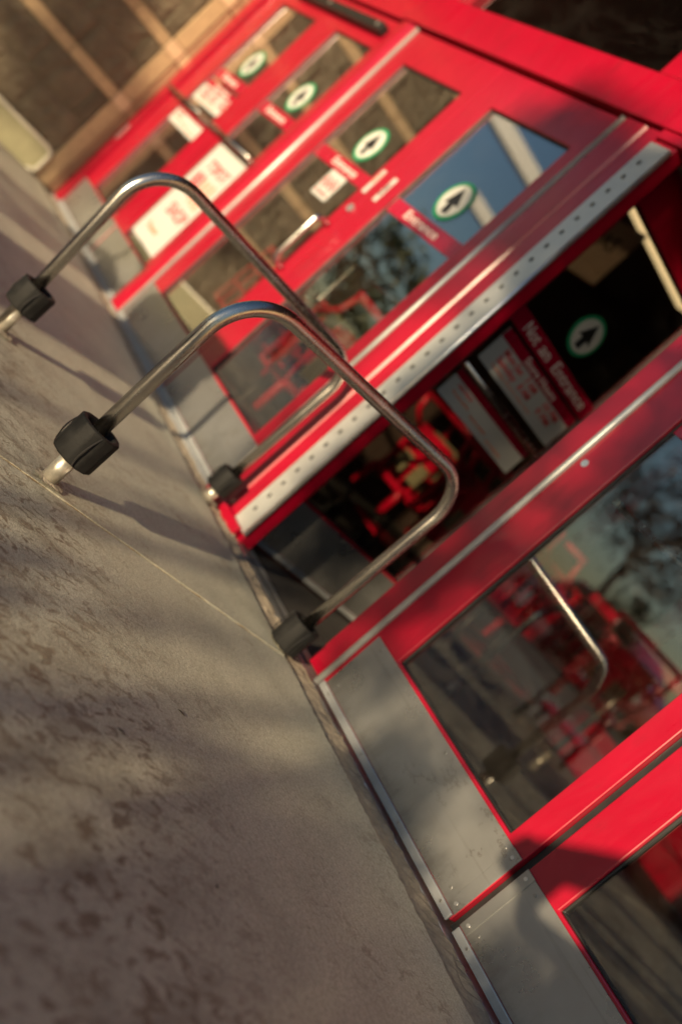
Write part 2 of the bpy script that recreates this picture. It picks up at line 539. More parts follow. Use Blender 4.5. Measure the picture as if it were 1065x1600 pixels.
def tube(pts, rad, n=20, bm=None, cap=True):
    b = bm or bmesh.new()
    pts = [Vector(p) for p in pts]
    rads = rad if isinstance(rad, (list, tuple)) else [rad] * len(pts)
    t0 = (pts[1] - pts[0]).normalized()
    ref = Vector((1, 0, 0)) if abs(t0.x) < 0.9 else Vector((0, 0, 1))
    nrm = (ref - t0 * ref.dot(t0)).normalized()
    rings = []
    for i, p in enumerate(pts):
        if i == 0:
            t = t0
        elif i == len(pts) - 1:
            t = (pts[i] - pts[i - 1]).normalized()
        else:
            t = ((pts[i + 1] - pts[i]).normalized() + (pts[i] - pts[i - 1]).normalized()).normalized()
        nrm = (nrm - t * nrm.dot(t)).normalized()
        bi = t.cross(nrm)
        rings.append([b.verts.new(p + (nrm * math.cos(a) + bi * math.sin(a)) * rads[i]) for a in (2 * math.pi * k / n for k in range(n))])
    for r0, r1 in zip(rings, rings[1:]):
        for k in range(n):
            b.faces.new((r0[k], r0[(k + 1) % n], r1[(k + 1) % n], r1[k]))
    if cap:
        b.faces.new(rings[0][::-1])
        b.faces.new(rings[-1])
    return b


def rounded(pts, rad, seg=10):
    """polyline with rounded corners (rad per inner corner)"""
    pts = [Vector(p) for p in pts]
    out = [pts[0]]
    for i in range(1, len(pts) - 1):
        r = rad[i - 1] if isinstance(rad, (list, tuple)) else rad
        a, p, c = pts[i - 1], pts[i], pts[i + 1]
        d0, d1 = (a - p).normalized(), (c - p).normalized()
        ang = d0.angle(d1)
        tl = r / math.tan(ang / 2)
        s, e = p + d0 * tl, p + d1 * tl
        cen = p + (d0 + d1).normalized() * (r / math.sin(ang / 2))
        vs, ve = s - cen, e - cen
        tot = vs.angle(ve)
        ax = vs.cross(ve).normalized()
        for k in range(seg + 1):
            out.append(cen + Matrix.Rotation(tot * k / seg, 3, ax) @ vs)
    out.append(pts[-1])
    return out


def disc(rad, y0, y1, n=40, r_in=0.0):
    """disc or ring lying in the x-z plane, facing -y"""
    b = bmesh.new()
    ring = lambda r, y: [b.verts.new((r * math.cos(2 * math.pi * k / n), y, r * math.sin(2 * math.pi * k / n))) for k in range(n)]
    o0, o1 = ring(rad, y0), ring(rad, y1)
    if r_in:
        i0, i1 = ring(r_in, y0), ring(r_in, y1)
    for k in range(n):
        q = (k + 1) % n
        b.faces.new((o0[q], o0[k], o1[k], o1[q]))
        if r_in:
            b.faces.new((o0[k], o0[q], i0[q], i0[k]))
            b.faces.new((i0[k], i0[q], i1[q], i1[k]))
            b.faces.new((o1[q], o1[k], i1[k], i1[q]))
    if not r_in:
        b.faces.new(o0)
        b.faces.new(o1[::-1])
    bmesh.ops.recalc_face_normals(b, faces=b.faces)
    return b


def prism_xz(poly, y0, y1):
    b = bmesh.new()
    a = [b.verts.new((x, y0, z)) for x, z in poly]
    c = [b.verts.new((x, y1, z)) for x, z in poly]
    b.faces.new(a)
    b.faces.new(c[::-1])
    for i in range(len(poly)):
        j = (i + 1) % len(poly)
        b.faces.new((a[j], a[i], c[i], c[j]))
    bmesh.ops.recalc_face_normals(b, faces=b.faces)
    return b


_txt = {}


def text(name, body, size, mat, parent, loc, narrow=1.0, align='CENTER', rot=(R(90), 0, 0), width=None):
    """flat lettering as a mesh, standing in the x-z plane and facing -y"""
    key = (body, align)
    if key not in _txt:
        cu = bpy.data.curves.new('lettering_curve', 'FONT')
        cu.body = body
        cu.size = 1.0
        cu.align_x = align
        cu.align_y = 'CENTER'
        cu.extrude = 0.004
        cu.resolution_u = 3
        cu.offset = 0.008
        tmp = bpy.data.objects.new('lettering_tmp', cu)
        C.objects.link(tmp)
        bpy.context.view_layer.update()
        me = bpy.data.meshes.new_from_object(tmp.evaluated_get(bpy.context.evaluated_depsgraph_get()))
        bpy.data.objects.remove(tmp)
        _txt[key] = me
    me = _txt[key].copy()
    me.materials.clear()
    xs = [v.co.x for v in me.vertices]
    if width:
        narrow = width / ((max(xs) - min(xs)) * size)
    o = link_me(name, me, mat, parent, loc, rot)
    o.scale = (size * narrow, size, 0.25)
    return o


def screw(parent, loc, r=0.006):
    o = link('screw', disc(r, -0.0022, 0.0005, 12), 'kick' if r < 0.005 else 'silver', parent, loc)
    return o


# ------------------------------------------------------------------ ground
walk = empty('concrete_walk', kind='structure')
rnd = random.Random(3)


def slab(x0, x1, y0, yedge, z, jag=0.012, step=0.012, seam0=False, seam1=False):
    """slab whose door-side edge is crumbled; top face one polygon fan of strips"""
    b = bmesh.new()
    n = max(2, int((x1 - x0) / step))
    tf, tb, bf = [], [], []
    for i in range(n + 1):
        x = x0 + (x1 - x0) * i / n
        j = mnoise.noise(Vector((x * 7, 1.7, 0))) * jag * 0.9 + mnoise.noise(Vector((x * 31, 4.1, 0))) * jag * 0.7 + mnoise.noise(Vector((x * 83, 9.1, 0))) * jag * 0.5
        tf.append(b.verts.new((x, y0, z)))
        tb.append(b.verts.new((x, yedge + j, z)))
        bf.append(b.verts.new((x, yedge + j + 0.006, z - 0.05)))
    for i in range(n):
        b.faces.new((tf[i], tf[i + 1], tb[i + 1], tb[i]))
        b.faces.new((tb[i], tb[i + 1], bf[i + 1], bf[i]))
    for s, ii in ((0, 0), (1, n)):
        x = (x0, x1)[s]
        a = b.verts.new((x, y0, z - 0.05))
        b.faces.new((tf[ii], tb[ii], bf[ii], a))
    bmesh.ops.recalc_face_normals(b, faces=b.faces)
    if b.faces[0].normal.z < 0:
        bmesh.ops.reverse_faces(b, faces=b.faces)
    return b


JX = -0.783
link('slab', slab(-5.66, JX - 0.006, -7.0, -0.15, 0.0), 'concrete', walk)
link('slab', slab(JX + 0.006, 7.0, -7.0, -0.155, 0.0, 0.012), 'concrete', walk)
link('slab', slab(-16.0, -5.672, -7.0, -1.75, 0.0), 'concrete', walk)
b = bmesh.new()
prev = None
for i in range(400):
    y = -7.0 + i * (7.0 - 0.165) / 399
    k = 0.004 * mnoise.noise(Vector((0, y * 11, 0))) + 0.002 * mnoise.noise(Vector((3, y * 60, 0)))
    h = -0.003 + 0.004 * mnoise.noise(Vector((5, y * 15, 0)))
    cur = [b.verts.new((JX - 0.010, y, -0.012)), b.verts.new((JX - 0.005 + k, y, h)), b.verts.new((JX + 0.005 + k, y, h)), b.verts.new((JX + 0.010, y, -0.012))]
    if prev:
        for q in range(3):
            b.faces.new((prev[q], prev[q + 1], cur[q + 1], cur[q]))
    prev = cur
link('joint_sealant', b, 'sealant', walk)

# broken mortar bed between slab edge and doors
b = bmesh.new()
prev = None
for i in range(int(8.6 / 0.02)):
    x = -5.6 + i * 0.02
    row = []
    for j in range(9):
        y = -0.175 + j * 0.018
        z = -0.020 + 0.016 * (j / 8.0) + 0.005 * mnoise.noise(Vector((x * 11, y * 30, 2))) + 0.008 * mnoise.noise(Vector((x * 55, y * 70, 5)))
        if j == 0:
            z = -0.05
        row.append(b.verts.new((x, y, z)))
    if prev:
        for q in range(8):
            b.faces.new((prev[q], row[q], row[q + 1], prev[q + 1]))
    prev = row
link('mortar_bed', b, 'mortar', walk, smooth=False)

link('parking_lot', box(-90, 90, -120, -7.0, -0.2, -0.13), 'asphalt')
bpy.data.objects['parking_lot']['kind'] = 'structure'
link('far_ground', box(-300, 300, -300, 300, -0.5, -0.25), 'asphalt')
bpy.data.objects['far_ground']['kind'] = 'structure'
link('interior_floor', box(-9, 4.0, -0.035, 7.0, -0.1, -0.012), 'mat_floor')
bpy.data.objects['interior_floor']['kind'] = 'structure'

# ------------------------------------------------------------------ storefront frame
front = empty('storefront', (0, 0, 0), 0, 'red metal shop front of posts, header beam and transom around the glass doors', 'shop front')
XL = -5.675
# far jamb, rounded mullion post, hinge post, all standing between ground and header
link('jamb', plate([XL, -5.60, -5.57, -5.55], [-0.01, 2.13], set(), -0.03, 0.12, 0.006), 'red', front)
link('jamb_lock', plate([0, 0.03], [0, 0.13], set(), -0.004, 0.0, 0.003), 'silver', front, (-5.60, -0.031, 0.57))


def mullion(name, x0, x1, bulge=0.02):
    b = bmesh.new()
    n = 14
    lo, hi = [], []
    prof = [(x0, 0.12)] + [(x0 + (x1 - x0) * k / n, -0.01 - bulge * math.sin(math.pi * k / n) ** 0.7) for k in range(n + 1)] + [(x1, 0.12)]
    for x, y in prof:
        lo.append(b.verts.new((x, y, -0.01)))
        hi.append(b.verts.new((x, y, 2.13)))
    for i in range(len(prof)):
        j = (i + 1) % len(prof)
        b.faces.new((lo[i], lo[j], hi[j], hi[i]))
    b.faces.new(lo[::-1])
    b.faces.new(hi)
    bmesh.ops.recalc_face_normals(b, faces=b.faces)
    return link(name, b, 'red', front, smooth=False)


mullion('mullion', -3.845, -3.675, 0.022)
# post between the second pair of doors and the open doorway: stepped profile with grooves
prof = [(-1.895, 0.12), (-1.895, 0.0), (-1.872, -0.004), (-1.868, -0.012), (-1.755, -0.013), (-1.745, -0.004), (-1.738, -0.004), (-1.730, -0.010), (-1.655, -0.010), (-1.651, 0.0), (-1.651, 0.12)]
b = bmesh.new()
lo = [b.verts.new((x, y, -0.01)) for x, y in prof]
hi = [b.verts.new((x, y, 2.13)) for x, y in prof]
for i in range(len(prof)):
    j = (i + 1) % len(prof)
    b.faces.new((lo[i], lo[j], hi[j], hi[i]))
b.faces.new(lo[::-1])
b.faces.new(hi)
bmesh.ops.recalc_face_normals(b, faces=b.faces)
link('post', b, 'red', front)
# rounded silver guards on the hinge edges
for x in (-3.668, -1.893, -0.757):
    zb = 0.0 if x > -1 else 0.006
    link('edge_guard', tube([(x, -0.004, zb), (x, -0.004, 2.128)], 0.0125, 14), 'guard', front, smooth=True)
# punched hinge guard beside the open doorway
xs = [-1.649, -1.614, -1.597, -1.575, -1.552, -1.540]
zs = [0.028]
hz = []
z = 0.108
while z < 2.03:
    zs += [z, z + 0.020]
    hz.append(len(zs) - 2)
    z += 0.0718
zs.append(2.075)
link('hinge_guard', plate(xs, zs, {(1, j) for j in hz}, -0.022, -0.017, 0.0, 1), 'guard', front)
link('guard_backing', plate([-1.646, -1.545], [0.03, 2.07], set(), -0.0165, -0.006), 'gasket', front)
link('hinge_post', plate([-1.648, -1.538], [-0.01, 2.10], set(), -0.005, 0.058, 0.004), 'red', front)
link('guard_lip', tube([(-1.535, -0.017, 0.028), (-1.535, -0.017, 2.07)], 0.009, 10), 'silver', front, smooth=True)
link('jamb_foot', box(-1.90, -1.56, -0.045, -0.016, -0.012, 0.035, 0.008), 'red', front)
# header beam, the recessed beam over the far doors, transom posts and panes
link('header', plate([-3.85, -1.66, 3.0], [2.142, 2.335], set(), -0.030, 0.12, 0.005), 'red', front)
link('header_far', plate([XL, -3.853], [2.142, 2.20], set(), -0.012, 0.12, 0.005), 'red', front)
link('transom_panel', plate([XL, -3.853], [2.203, 2.75], set(), 0.03, 0.06, 0.003), 'red', front)
link('header_lip', box(-1.655, 3.0, -0.022, 0.10, 2.100, 2.140, 0.004), 'red', front)
for x0, x1 in ((-3.85, -3.56), (-1.93, -1.64), (0.1, 0.3)):
    link('transom_post', box(x0, x1, -0.026, 0.11, 2.337, 2.90, 0.005), 'red', front)
for x0, x1 in ((-3.56, -1.93), (-1.64, 0.1), (0.3, 3.0)):
    f = link('transom_pane', box(x0 + 0.002, x1 - 0.002, 0.040, 0.048, 2.337, 2.90), 'glass_dark', front)
link('sill', plate([XL, -1.66], [-0.03, 0.004], set(), -0.035, 0.06, 0.003), 'white_metal', front)
link('threshold', plate([-1.655, 3.0], [-0.05, -0.006], set(), -0.030, 0.10, 0.004), 'silver', front)
link('threshold_groove', box(-1.655, -0.86, 0.015, 0.024, -0.006, -0.002), 'gasket', front)
link('closer_bar', box(-5.20, -3.90, -0.055, -0.004, 2.010, 2.065, 0.006), 'gasket', front)
for x in (-4.62, -3.95):
    screw(front, (x, -0.056, 2.04), 0.012)

# ------------------------------------------------------------------ door leaves
GROUP_D = 'red framed glass doors along the shop front'


def leaf(x0, x1, gx0, gx1, label, loc=None, rz=0.0, k_start=0.012, top=2.125, gtop=1.935):
    """door leaf: local x along the leaf, outside face at y = 0 looking to -y"""
    base = x0
    root = empty('door_leaf', loc or (base, 0, 0), rz, label, 'door', GROUP_D, 'thing')
    a, g0, g1, c = 0.0, gx0 - base, gx1 - base, x1 - base
    xs = [a, g0, g1, c]
    link('leaf_frame', plate(xs, [0.012, 0.262, gtop, top], {(1, 1)}, 0.0, 0.045, 0.004), 'red', root)
    link('gasket', plate([g0 - 0.001, g0 + 0.006, g1 - 0.006, g1 + 0.001], [0.2615, 0.268, gtop - 0.006, gtop + 0.0005], {(1, 1)}, 0.012, 0.034, 0.002, 1), 'gasket', root)
    link('glass_pane', box(g0 + 0.006, g1 - 0.006, 0.020, 0.026, 0.268, gtop - 0.006), 'glass', root)
    k0, k1 = k_start, c - 0.006
    kp = link('kick_plate', box(k0, k1, -0.0035, -0.0003, 0.030, 0.252, 0.001, 1), 'kick', root)
    for sx in (k0 + 0.04, k0 + 0.55 * (k1 - k0), k1 - 0.06):
        for sz in (0.058, 0.232):
            screw(kp, (sx + 0.01 * (sz > 0.1), -0.0035, sz), 0.0048)
    sw = link('door_sweep', box(k0 - 0.008, c - 0.004, -0.010, 0.0, 0.004, 0.029, 0.003), 'white_metal', root)
    for k in range(4):
        screw(sw, (k0 + 0.05 + (c - k0 - 0.1) * k / 3, -0.010, 0.019), 0.004)
    return root


def edge_channel(root, x0, x1):
    o = link('edge_channel', box(x0, x1, -0.007, -0.0038, 0.031, 0.254, 0.001, 1), 'kick', root)
    for z in (0.05, 0.235):
        screw(o, ((x0 + x1) / 2, -0.007, z), 0.005)


def strip(root, x0, x1, base, words_, tx, twidth, size=0.062, mat='print_grey'):
    o = link('lettered_strip', box(x0 - base, x1 - base, 0.0165, 0.0195, 1.312, 1.388, 0.0005, 1), 'red_vinyl', root)
    text('lettering', words_, size, mat, o, (tx - base, 0.0155, 1.350), width=twidth)
    return o


def arrow_sticker(root, cx, base, cz=1.512, r=0.103):
    o = link('arrow_sticker', disc(r, 0.0172, 0.0195, 44), 'green', root, (cx - base, 0, cz))
    o.rotation_euler = (0, R(random.uniform(-6, 6)), 0)
    link('sticker_face', disc(r * 0.82, 0.0158, 0.0172, 44), 'white', o)
    s = r / 0.103
    pts = [(0, 0.072), (0.052, -0.022), (0.020, -0.014), (0.020, -0.066), (-0.020, -0.066), (-0.020, -0.014), (-0.052, -0.022)]
    link('sticker_arrow', prism_xz([(x * s, z * s) for x, z in pts], 0.0146, 0.0158), 'black', o)
    return o


def bar(root, x0, x1, base, z=1.062, y=-0.055, mat='steel', r=0.014):
    o = link('push_bar', tube([(x0 - base, y, z), (x1 - base, y, z)], r, 14), mat, root, smooth=True)
    s = -1 if y < 0 else 1
    for x in (x0 + 0.03, x1 - 0.03):
        link('bar_bracket', box(x - base - 0.013, x - base + 0.013, min(y, 0 if y < 0 else 0.045), max(y, 0 if y < 0 else 0.045), z - 0.013, z + 0.013, 0.003), mat, o)
    return o


# far pair
A1 = leaf(-5.545, -4.575, -5.31, -4.715, 'farthest red door, next to the stone wall, with two small white notices in its glass')
strip(A1, -5.31, -4.715, -5.545, 'Entrance', -5.02, 0.26)
arrow_sticker(A1, -4.968, -5.545)
bar(A1, -5.53, -4.78, -5.545)
A2 = leaf(-4.570, -3.850, -4.42, -3.90, 'red door with a tall white poster filling the lower half of its glass')
strip(A2, -4.42, -3.90, -4.570, 'Entrance', -4.17, 0.28)
arrow_sticker(A2, -4.119, -4.570)
bar(A2, -4.775, -3.835, -4.570)
# middle pair
B1 = leaf(-3.660, -2.787, -3.52, -2.89, 'red door with an upright steel pull handle and a small no smoking notice')
strip(B1, -3.52, -2.89, -3.660, 'Entrance', -3.165, 0.27)
arrow_sticker(B1, -3.156, -3.660)
bar(B1, -3.51, -2.90, -3.660, 1.055, 0.085, r=0.011)
hd = link('pull_handle', tube(rounded([(0, 0.0, 0.80), (0, -0.075, 0.80), (0, -0.075, 1.09), (0, 0.0, 1.09)], 0.035, 8), 0.0125, 16), 'chrome', B1, (0.828, 0.0, 0), smooth=True)
link('lock_cylinder', disc(0.021, -0.012, 0.0, 24), 'silver', B1, (0.858, 0.0, 1.213))
link('lock_keyhole', box(-0.002, 0.002, -0.0128, -0.0118, -0.007, 0.007), 'black', bpy.data.objects['lock_cylinder'])
s1 = link('stile_label', box(-0.017, 0.017, -0.0015, 0.0, 1.305, 1.445, 0.0005, 1), 'paper', B1, (0.818, 0, 0))
tb = text('lettering', 'PULL', 0.030, 'print_orange', s1, (0, -0.0025, 1.40), rot=(R(90), R(-90), 0))
B2 = leaf(-2.783, -1.912, -2.625, -1.995, 'red door mirroring blue sky, between the pull handle door and the ridged red post')
strip(B2, -2.625, -1.995, -2.783, 'Entrance', -2.33, 0.29)
arrow_sticker(B2, -2.296, -2.783)
bar(B2, -2.62, -2.00, -2.783, 1.055, 0.085, r=0.011)
link('pull_handle', tube(rounded([(0, 0.045, 0.80), (0, 0.11, 0.80), (0, 0.11, 1.09), (0, 0.045, 1.09)], 0.035, 8), 0.0125, 16), 'chrome', B2, (0.19, 0.0, 0), smooth=True)
s2 = link('stile_label', box(-0.017, 0.017, -0.0015, 0.0, 1.305, 1.445, 0.0005, 1), 'paper', B2, (0.064, 0, 0))
text('lettering', 'PUSH', 0.030, 'black', s2, (0, -0.0025, 1.375), rot=(R(90), R(-90), 0))
# the open leaf, swung inward
OB = 0.0
O1 = leaf(0.0, 0.90, 0.095, 0.80, 'open red door swung inward, lettered not an entrance, hours notice in its glass', loc=(-1.650, 0.062, 0), rz=R(90))
ls = strip(O1, 0.095, 0.80, 0.0, 'Not', 0.240, 0.105, 0.072)
text('lettering', 'an', 0.072, 'print_grey', ls, (0.365, 0.0155, 1.350), width=0.072)
text('lettering', 'Entrance', 0.072, 'print_grey', ls, (0.590, 0.0155, 1.350), width=0.29)
arrow_sticker(O1, 0.445, 0.0, 1.522, 0.092)
bar(O1, 0.055, 0.87, 0.0, 1.07, -0.06, 'steel', 0.012)
# the closed leaf next to the open doorway, and the leaf after it
D1 = leaf(-0.858, 0.133, -0.605, 0.055, 'closed red door beside the open doorway, mirroring the steel hoop rail', k_start=0.128)
strip(D1, -0.605, 0.055, -0.858, 'Entrance', -0.27, 0.29)
arrow_sticker(D1, -0.27, -0.858)
bar(D1, -0.595, 0.05, -0.858, 1.058, 0.085, r=0.011)
screw(D1, (-0.717 + 0.858, 0.0, 1.073), 0.013)
D2 = leaf(0.160, 1.120, 0.285, 0.98, 'red door after the dark vertical gap, its kick plate half in shadow')
strip(D2, 0.285, 0.98, 0.160, 'Entrance', 0.63, 0.29)
arrow_sticker(D2, 0.63, 0.160)
bar(D2, 0.30, 0.97, 0.160, 1.058, 0.085, r=0.011)
edge_channel(D1, 0.952, 0.990)
edge_channel(D2, 0.001, 0.034)
link('gap_seal', box(0.1345, 0.1585, 0.020, 0.04, 0.0, 2.13), 'gasket', front)
link('end_post', box(1.13, 1.30, -0.012, 0.12, -0.01, 2.13, 0.005), 'red', front)
link('end_wall', box(1.31, 9.0, -0.03, 0.2, -0.1, 4.2), 'stone_smooth')
tag(bpy.data.objects['end_wall'], 'plain tan block wall beyond the last red door', 'wall', kind='thing')

# ------------------------------------------------------------------ notices on the doors
def rows(o, x0, z0, lines, size, mat='print_red', wid=None, lead=0.035):
    for i, s in enumerate(lines):
        text('lettering', s, size, mat, o, (x0, -0.0022, z0 - i * lead), align='LEFT', width=wid)


def board(name, w_, h_, mat, label, loc, rz=0.0, cat='notice', group=None, t=0.003):
    o = link(name, box(0, w_, 0, t, 0, h_, 0.0006, 1), mat, None, loc, (0, 0, rz))
    return tag(o, label, cat, group, 'thing')


def hours(loc, rz, lab):
    o = board('hours_notice', 0.625, 0.168, 'paper', lab, loc, rz)
    link('notice_heading', box(0, 0.625, -0.0015, 0, 0.122, 0.168, 0.0003, 1), 'red_vinyl', o)
    text('lettering', 'Store Hours', 0.046, 'print_grey', o, (0.31, -0.0035, 0.145), width=0.27)
    for (x, z, s, wd) in ((0.07, 0.098, 'Mon-Sat', 0.15), (0.255, 0.098, '7 AM', 0.09), (0.42, 0.098, '10 PM', 0.12),
                          (0.07, 0.060, 'Sunday', 0.15), (0.255, 0.060, '8 AM', 0.09), (0.42, 0.060, '9 PM', 0.11)):
        text('lettering', s, 0.042, 'print_red', o, (x, -0.0015, z), align='LEFT', width=wd)
    text('lettering', 'Holiday hours may vary', 0.016, 'print_orange', o, (0.07, -0.0015, 0.027), align='LEFT', width=0.34)
    return o


def small_notice(loc, rz, lab, heading=False):
    o = board('rules_notice', 0.60, 0.098, 'paper', lab, loc, rz)
    link('notice_heading', box(0, 0.60, -0.0015, 0, 0.098, 0.128, 0.0003, 1), 'red_vinyl', o)
    text('lettering', 'NOTICE', 0.022, 'print_red', o, (0.05, -0.0015, 0.078), align='LEFT', width=0.11)
    for i, s in enumerate(('No pets, please', 'Service animals', 'are welcome')):
        text('lettering', s, 0.018, 'print_orange', o, (0.05 + 0.16 * i, -0.0015, 0.048 - 0.012 * i), align='LEFT', width=0.13)
    return o


hours((-5.292, 0.0165, 1.122), 0, 'white store hours notice in the farthest door, under its lettered strip')
small_notice((-5.305, 0.0165, 0.915), 0, 'low white rules notice in the farthest door, below its push bar')
hours((-1.6665, 0.205, 1.128), R(90), 'white store hours notice in the open door, red lettering')
small_notice((-1.6665, 0.195, 0.925), R(90), 'low white rules notice in the open door, below its push bar')
po = board('sale_poster', 0.515, 0.715, 'paper', 'tall white poster with red print in the lower glass behind the hoop rails', (-4.418, 0.0165, 0.312), 0, 'poster')
text('lettering', "T'SPOT", 0.10, 'print_red', po, (0.27, -0.0015, 0.585), width=0.33)
for (x, zz, hh, wd, mm) in ((0.085, 0.41, 0.11, 0.055, 'print_red'), (0.165, 0.37, 0.155, 0.045, 'print_red'), (0.245, 0.35, 0.165, 0.030, 'print_orange'),
                            (0.315, 0.34, 0.175, 0.030, 'print_orange'), (0.385, 0.335, 0.185, 0.030, 'print_orange')):
    link('printed_bar', box(x, x + wd, -0.0012, 0, zz, zz + hh), mm, po)
text('lettering', 'SHOP', 0.115, 'print_red', po, (0.295, -0.0015, 0.255), width=0.30)
text('lettering', 'Thanks', 0.055, 'print_orange', po, (0.20, -0.0015, 0.10), width=0.20)

ns = board('smoking_notice', 0.17, 0.152, 'paper', 'little white notice of two red no smoking circles under the lettered strip', (-3.235, 0.0165, 1.158))
for cx in (0.048, 0.122):
    link('ban_ring', disc(0.033, -0.0012, 0.0, 28, 0.026), 'print_red', ns, (cx, 0, 0.085))
    o = link('ban_slash', box(-0.028, 0.028, -0.0016, -0.0004, -0.0035, 0.0035), 'print_red', ns, (cx, 0, 0.085), (0, R(45), 0))
    link('pictogram', box(-0.018, 0.018, -0.0008, 0.0, -0.006, 0.004), 'black', ns, (cx, 0, 0.085))
text('lettering', 'NO SMOKING', 0.02, 'print_red', ns, (0.085, -0.0015, 0.025), width=0.13)

# ------------------------------------------------------------------ hoop rails
GROUP_R = 'steel hoop rails flanking the doorway'


def bumper(parent, y, z0, z1, x=0.0, r=0.062, tilt=0.0, sides=12):
    b = bmesh.new()
    n = sides
    ring = lambda rr, z, ph=math.pi / 12: [b.verts.new((rr * math.cos(2 * math.pi * k / n + ph), rr * math.sin(2 * math.pi * k / n + ph), z)) for k in range(n)]
    h = z1 - z0
    i0, o0, o1, i1 = ring(0.0235, 0), ring(r, 0), ring(r * 1.02, h), ring(r * 0.72, h)
    j1 = ring(r * 0.66, h - 0.018)
    k1 = ring(0.0235, h - 0.020)
    seq = [i0, o0, o1, i1, j1, k1]
    for p, q in zip(seq, seq[1:] + [seq[0]]):
        for k in range(n):
            b.faces.new((p[k], p[(k + 1) % n], q[(k + 1) % n], q[k]))
    bmesh.ops.recalc_face_normals(b, faces=b.faces)
    bevel_bm(b, 0.010, 3, 24)
    o = link('rubber_bumper', b, 'rubber', parent, (x, y, z0), (tilt, 0, R(12)), smooth=True)
    # wavy parting seam where the two halves clamp together
    for s in (1, -1):
        pts = [(s * (r * 0.955) * math.cos(0.25 + 0.05 * math.sin(k)), -(r * 0.95) * math.sin(0.55 + 0.16 * math.sin(k * 0.45)), h * (0.04 + 0.92 * k / 9)) for k in range(10)]
        link('clamp_seam', tube(pts, 0.0022, 6), 'gasket', o)
    return o


def rail(x, path, radii, label, bz_near, bz_far, far_r=0.056):
    root = empty('hoop_rail', (x, path[0][1], 0), 0, label, 'guard rail', GROUP_R)
    oy = path[0][1]
    pts = rounded([(px, py - oy, pz) for px, py, pz in path], radii, 14)
    link('tube', tube(pts, 0.0208, 28), 'steel', root, smooth=True)
    for (yy, zz) in ((path[0][1], bz_near[0]), (path[-1][1], bz_far[0])):
        link('sleeve', tube([(0, yy - oy, -0.01), (0, yy - oy, zz + 0.012)], 0.0235, 24), 'galvanised', root, smooth=True)
    if far_r:
        bumper(root, path[0][1] - oy, *bz_near)
        bumper(root, path[-1][1] - oy, *bz_far, r=far_r)
    # crumbled grout where each leg enters the concrete
    for yy in (path[0][1] - oy, path[-1][1] - oy):
        b = bmesh.new()
        n = 30
        cen = b.verts.new((0, 0, 0.010))
        rings = []
        for rr in (0.026, 0.034, 0.045):
            ring = []
            for k in range(n):
                a = 2 * math.pi * k / n
                j = rr * (1 + 0.35 * (rr > 0.03) * mnoise.noise(Vector((math.cos(a) * 2.2 + x, math.sin(a) * 2.2, yy))))
                zz = 0.009 if rr < 0.03 else (0.006 + 0.005 * mnoise.noise(Vector((math.cos(a) * 3, math.sin(a) * 3, rr * 40 + x))) if rr < 0.05 else -0.004)
                ring.append(b.verts.new((j * math.cos(a), j * math.sin(a), zz)))
            rings.append(ring)
        for k in range(n):
            b.faces.new((cen, rings[0][k], rings[0][(k + 1) % n]))
            for p, q in zip(rings, rings[1:]):
                b.faces.new((p[k], q[k], q[(k + 1) % n], p[(k + 1) % n]))
        link('grout_collar', b, 'grout', root, (0.004, yy, 0))
    return root


rail(-0.834, [(0, -1.128, -0.05), (0, -1.134, 0.700), (0, -0.125, 0.768), (0, -0.150, -0.05)], [0.165, 0.135],
     'steel hoop rail at the near edge of the open doorway, its legs nearest the camera', (0.083, 0.190), (0.008, 0.112))
rail(-1.722, [(0, -1.140, -0.05), (0, -1.184, 0.735), (0, -0.108, 0.752), (0, -0.122, -0.05)], [0.165, 0.125],
     'steel hoop rail farther off, standing toward the poster door', (0.095, 0.188), (0.048, 0.145), 0.052)

rail(-1.63, [(0, 1.65, -0.05), (0, 1.64, 0.735), (0, 2.70, 0.745), (0, 2.68, -0.05)], [0.165, 0.165],
     'steel hoop rail inside the building, dim behind the closed door glass', (0.10, 0.10), (0.10, 0.10), 0)

# ------------------------------------------------------------------ stone wing wall
wall = empty('stone_wall', (-5.69, -0.04, 0), 0, 'tan split-face stone wall standing out at the far end of the doors', 'wall')
WX, WY = -5.69, -0.04
link('wall_core', box(-0.5, -0.035, -1.68, 0.6, -0.1, 4.2), 'mortar', wall)


def rough_block(w_, h_, seed):
    b = bmesh.new()
    nx, nz = 9, 6
    g = {}
    rr = random.Random(seed)
    for i in range(nx + 1):
        for j in range(nz + 1):
            edge = i in (0, nx) or j in (0, nz)
            d = 0.0 if edge else 0.004 + 0.016 * (0.5 + mnoise.noise(Vector((i * 0.7 + seed * 3.1, j * 0.8, seed))))
            g[i, j] = b.verts.new((d, w_ * i / nx, h_ * j / nz))
    for i in range(nx):
        for j in range(nz):
            b.faces.new((g[i, j], g[i + 1, j], g[i + 1, j + 1], g[i, j + 1]))
    back = {}
    per = [(i, 0) for i in range(nx)] + [(nx, j) for j in range(nz)] + [(i, nz) for i in range(nx, 0, -1)] + [(0, j) for j in range(nz, 0, -1)]
    for k in per:
        co = g[k].co
        back[k] = b.verts.new((-0.034, co.y, co.z))
    for k, q in zip(per, per[1:] + per[:1]):
        b.faces.new((g[q], g[k], back[k], back[q]))
    bmesh.ops.recalc_face_normals(b, faces=b.faces)
    me = bpy.data.meshes.new('rough_block')
    b.to_mesh(me)
    b.free()
    return me


RB = [rough_block(0.382, 0.192, s) for s in range(6)]
_cache = {}


def smooth_block(y0, y1, z0, z1, mat, proud=0.012):
    key = (round(y1 - y0, 3), round(z1 - z0, 3), mat)
    if key not in _cache:
        b = box(-0.034, proud, 0, y1 - y0, 0, z1 - z0, 0.004, 1)
        me = bpy.data.meshes.new('block')
        b.to_mesh(me)
        b.free()
        _cache[key] = me
    return link_me('block', _cache[key], mat, wall, (0, y0 - WY, z0))


